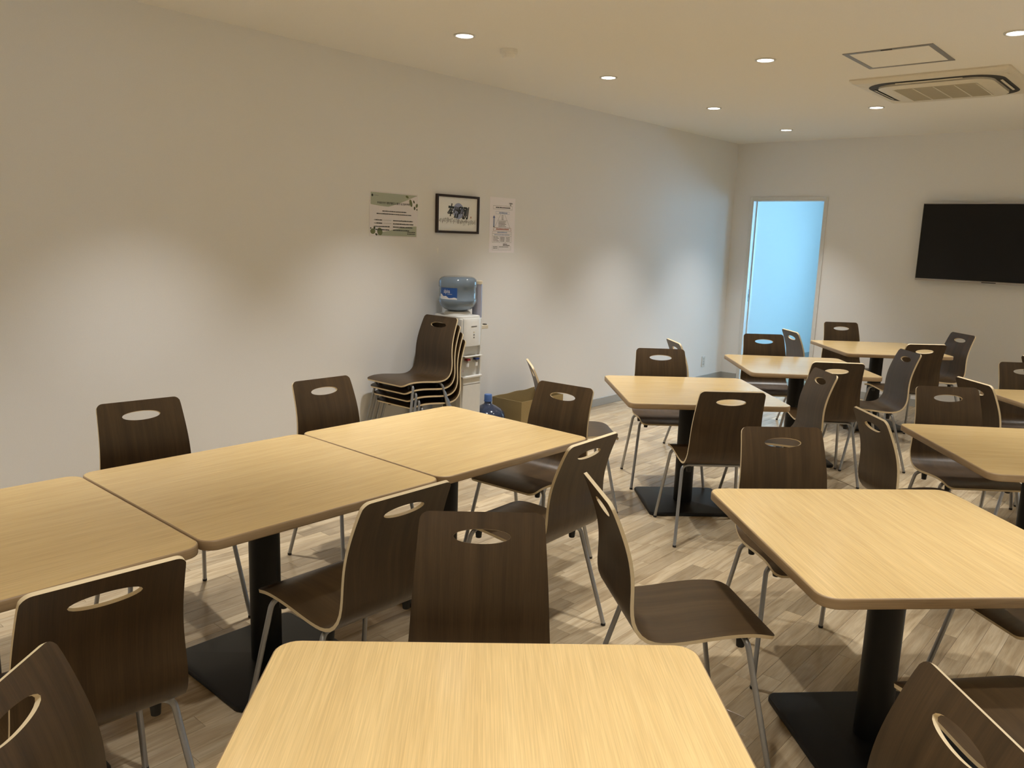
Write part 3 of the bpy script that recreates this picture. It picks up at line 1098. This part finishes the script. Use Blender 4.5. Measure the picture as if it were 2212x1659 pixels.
for q in ((-.022, .085, -.105, -.042), (.026, .085, .108, -.042), (-.052, .038, .055, .038), (-.09, -.018, .09, -.018)):
    poly('pyramid_line', t, line(*q), 'ink_grey', d)
sheet('pyramid_text', t, [r for k in range(4) for r in textbar(rng, -.010, .012, .075 - k * .010, .005)] + [r for k in range(5) for r in textbar(rng, -.045, .045 - .012 * (k % 2), .028 - k * .009, .005)], 'ink_grey', d)
sheet('red_band', t, outline(-.105, -.042, .108, -.020) + textbar(rng, -.07, .08, -.030, .010), 'ink_red', d)
poly('arrow_head', t, [(-.112, .055), (-.084, .055), (-.098, .075)], 'ink_blue', d)
sheet('arrow_shaft', t, [(-.106, -.012, -.090, .055)], 'ink_paleblue', d)
sheet('arrow_tail', t, [(-.106, -.016, -.090, -.010)], 'ink', d)
sheet('table_text', t, textbar(rng, -.055, .06, -.055, .008) + textbar(rng, -.09, .09, -.074, .006), 'ink_paleblue', d)
sheet('table_lines', t, outline(-.112, -.134, .112, -.048) + [(-.112, -.066, .112, -.0645), (-.112, -.084, .112, -.0825), (-.030, -.134, -.0285, -.084), (.042, -.134, .0435, -.084)], 'ink_grey', d)
sheet('table_entries', t, [r for k in range(4) for r in textbar(rng, -.10, -.045 + .01 * (k % 2), -.092 - k * .010, .005) + textbar(rng, -.02, .032, -.092 - k * .010, .006) + textbar(rng, .05, .095, -.092 - k * .010, .005)], 'ink_grey', d)
sheet('signature', t, textbar(rng, .015, .065, -.146, .006) + textbar(rng, .015, .095, -.155, .006), 'ink', d)
sheet('lower_table', t, outline(-.112, -.194, .112, -.162, .001) + [(-.112, -.173, .112, -.172), (-.112, -.184, .112, -.183), (-.04, -.194, -.039, -.162)] + textbar(rng, -.10, -.05, -.167, .005) + textbar(rng, -.10, -.05, -.178, .005) + textbar(rng, -.03, .08, -.167, .005), 'ink_grey', d)

# scrap of tape
t = tag(MB().loops([[(0.0, -.006, .012), (0.0, .0, .0), (0.0, .010, .010), (0.0, .001, -.036)], [(0.0012, -.006, .012), (0.0012, .0, .0), (0.0012, .010, .010), (0.0012, .001, -.036)]]).build('tape_scrap', 'tape', loc=(0.0003, 4.12, 1.462)),
        'tiny torn scrap of pale tape on the wall below the framed picture', 'tape')

# wall socket
t = thing('wall_socket', 'white wall socket low on the long wall near the corner', 'socket', (0, 8.32, .236))
MB().box((0, -.036, -.06), (.007, .036, .06)).build('cover_plate', 'white_plastic', t, bevel=.002)
for v in (-.03, .0, .03):
    MB().box((.007, -.013, v - .011), (.0095, .013, v + .011)).build('socket_outlet', 'grey_plastic', t, bevel=.001)

# ------------------------------------------------------------------ water cooler
t = thing('water_cooler', 'white floor-standing water cooler against the long wall', 'water cooler', (0.205, 4.145, 0))
X0, X1, Y0, Y1 = -.155, .150, -.105, .105
def cpart(name, a, b, m, bev=.006, par=None):
    return MB().box(a, b).build(name, m, par or t, bevel=bev)
cpart('cabinet', (X0, Y0, .012), (X1 - .055, Y1, .985), 'grey_plastic', .006)
cpart('plinth', (X0 + .01, Y0 + .01, 0), (X1 - .03, Y1 - .01, .014), 'dark_gap', 0)
cpart('front_frame', (X1 - .055, Y0, .012), (X1 - .012, Y0 + .016, .985), 'white_plastic', .005)
cpart('front_frame', (X1 - .055, Y1 - .016, .012), (X1 - .012, Y1, .985), 'white_plastic', .005)
# upper panel bulges forward
arc = lambda z, f=1.0: [(X1 - .055, Y1 - .018, z)] + [(X1 - .012 + f * (.022 * math.cos(R(a))), (Y1 - .018) * math.sin(R(a)), z) for a in range(80, -81, -16)] + [(X1 - .055, Y0 + .018, z)]
up = MB().loops([arc(.79), arc(.795), arc(.965), arc(.985, .6)]).build('upper_panel', 'white_plastic', t, autosharp=0.6)
MB().box((X1 + .0095, -.028, .928), (X1 + .0112, .028, .934)).build('maker_mark', 'ink_grey', up)
for k, zz in enumerate((.885, .866, .848)):
    MB().box((X1 + .0095, -.006, zz), (X1 + .0114, .006, zz + .008)).build('indicator', 'cream_plastic' if k == 0 else 'ink_grey', up)
cpart('dispensing_niche', (X1 - .056, Y0 + .016, .57), (X1 - .032, Y1 - .016, .79), 'white_plastic', 0)
cpart('cup_rest', (X1 - .055, Y0 + .016, .712), (X1 + .012, Y1 - .010, .718), 'white_plastic', .002)
for s, m in ((-1, 'red'), (1, 'blue')):
    tp = MB()
    tp.tube([(X1 - .055, s * .045, .675), (X1 - .012, s * .045, .675), (X1 - .004, s * .045, .668), (X1 - .004, s * .045, .640)], .011, 12)
    tap = tp.build('tap', 'white_plastic', t, autosharp=0.8)
    MB().box((X1 - .022, s * .045 - .017, .686), (X1 + .012, s * .045 + .017, .700)).build('tap_lever', m, tap, bevel=.003)
cpart('warning_label', (X1 - .0322, -.080, .595), (X1 - .0313, -.050, .620), 'label_white', 0)
for zz in (.600, .606, .613):
    cpart('label_print', (X1 - .0313, -.077, zz), (X1 - .0311, -.055, zz + .002), 'ink_red', 0)
cpart('drip_ledge', (X1 - .055, Y0 + .004, .556), (X1 + .006, Y1 - .004, .572), 'white_plastic', .004)
cpart('lower_panel', (X1 - .055, Y0 + .016, .03), (X1 - .004, Y1 - .016, .556), 'white_plastic', .006)
cpart('panel_seam', (X1 - .0045, Y0 + .018, .508), (X1 - .0035, Y1 - .018, .511), 'dark_gap', 0)
MB().loops([rrect(X1 - X0 - .02, Y1 - Y0, .03, .985, cx=(X0 + X1) / 2 - .01), rrect(X1 - X0 - .02, Y1 - Y0, .03, .998, cx=(X0 + X1) / 2 - .01),
            rrect(X1 - X0 - .02, Y1 - Y0, .03, 1.003, .01, cx=(X0 + X1) / 2 - .01)]).build('lid', 'white_plastic', t, autosharp=0.5)
MB().lathe([(.098, 1.003), (.094, 1.018), (.086, 1.028), (.06, 1.030)], 40, (-.012, 0, 0)).build('bottle_collar', 'white_plastic', t, autosharp=0.6)
# cup tube on the side
tb = MB().lathe([(.036, .90), (.036, 1.235)], 32, (.045, Y1 + .040, 0)).build('cup_tube', 'lilac_tube', t, autosharp=0.6)
MB().lathe([(.0385, 1.222), (.0385, 1.242), (.034, 1.246)], 32, (.045, Y1 + .040, 0)).build('tube_cap', 'cream_plastic', tb, autosharp=0.6)
br = MB().box((.03, Y1, .893), (.080, Y1 + .130, .920)).build('tube_bracket', 'cream_plastic', t, bevel=.004)
MB().box((.045, Y1 + .104, .920), (.070, Y1 + .124, .927)).build('release_button', 'dark_gap', br)

# bottle on the cooler (upside down)
bx, by = 0.193, 4.145
t = thing('water_bottle', 'blue tinted water bottle upside down on the water cooler', 'bottle', (bx, by, 1.030))
RB = .139
MB().lathe([(.035, .0), (.07, .003), (.10, .014), (.122, .034), (.134, .058), (.1385, .072), (.1385, .084), (.1345, .090), (.1345, .168), (.1385, .174),
            (.1385, .206), (.133, .226), (.118, .240), (.10, .246), (.06, .243), (.0, .241)], 56, cap=False).build('bottle_wall', 'bottle_blue', t, autosharp=0.9)
def curved(name, mat, a0, a1, z0, z1, r, n=14, top=None):
    vs, fs = [], []
    for i in range(n + 1):
        f = i / n
        a = R(a0 + (a1 - a0) * f)
        zt = z1 if top is None else z0 + (z1 - z0) * top(f)
        vs += [(r * math.cos(a), r * math.sin(a), z0), (r * math.cos(a), r * math.sin(a), zt)]
    for i in range(n):
        fs.append((2 * i, 2 * i + 2, 2 * i + 3, 2 * i + 1))
    me = mesh_of(name, vs, fs, [mat], None, True)
    return obj(name, me, t)
A0, A1 = -108, -47
curved('label', 'label_blue', A0, A1, .092, .173, .1352)
curved('label_mountain', 'label_white', A0, A1, .088, .124, .1358, 28,
       lambda f: max(.12, .95 - 1.05 * f + .13 * math.sin(f * 19) * (1 - .4 * f)) if f < .72 else .18 + .2 * math.sin((f - .7) * 10))
me = text_mesh('alpina', .040, 0.0)
for v in me.vertices:
    a = R((A0 + A1) / 2 - 3) + v.co.x * .60 / .136
    v.co = (.1362 * math.cos(a), .1362 * math.sin(a), .144 + v.co.y)
me.materials.clear()
me.materials.append(M['label_white'])
obj('label_lettering', me, t)
curved('label_small_print', 'label_white', -78, -62, .1235, .1252, .1362, 6)

# spare bottle on the floor
t = thing('spare_water_bottle', 'dark blue upright water bottle with a blue cap on the floor', 'bottle', (0.212, 4.478, 0))
MB().lathe([(.0, .006), (.10, .0), (.125, .008), (.135, .03), (.135, .10), (.131, .105), (.131, .165), (.135, .17), (.135, .205), (.126, .235), (.10, .262),
            (.06, .283), (.034, .296), (.028, .305), (.027, .325)], 48, cap=False).build('bottle_wall', 'bottle_dark', t, autosharp=0.9)
MB().lathe([(.0285, .318), (.0295, .322), (.0295, .366), (.027, .372), (.0, .372)], 32, cap=False).build('cap', 'cap_blue', t, autosharp=0.6)
MB().lathe([(.0312, .318), (.0312, .326)], 32).build('cap_ring', 'cap_blue', t, autosharp=0.6)

# open cardboard box
t = thing('cardboard_box', 'open brown cardboard box on the floor behind the joined tables', 'box', (0.205, 4.97, 0))
bx0, bx1, by0, by1, bh, th = -.155, .155, -.265, .265, .30, .005
MB().box((bx0, by0, 0.0), (bx1, by1, th)).build('bottom', 'cardboard', t)
MB().box((bx0, by0, th), (bx1, by0 + th, bh)).build('side', 'cardboard', t)
MB().box((bx0, by1 - th, th), (bx1, by1, bh)).build('side', 'cardboard', t)
MB().box((bx1 - th, by0 + th, th), (bx1, by1 - th, bh)).build('side', 'cardboard', t)
wv = MB()
n = 16
tops = [(by0 + th + (by1 - by0 - 2 * th) * i / n, bh + .004 * math.sin(i * .9) * (.4 + .6 * i / n) + .012 * (i / n)) for i in range(n + 1)]
wv.add([(bx0, y, th) for y, z in tops] + [(bx0, y, z) for y, z in tops] + [(bx0 + th, y, th) for y, z in tops] + [(bx0 + th, y, z) for y, z in tops],
       [f for i in range(n) for f in ((i, i + n + 1, i + n + 2, i + 1), (i + 2 * n + 2, i + 2 * n + 3, i + 3 * n + 4, i + 3 * n + 3), (i + n + 1, i + 3 * n + 3, i + 3 * n + 4, i + n + 2))])
wv.build('torn_side', 'cardboard', t)
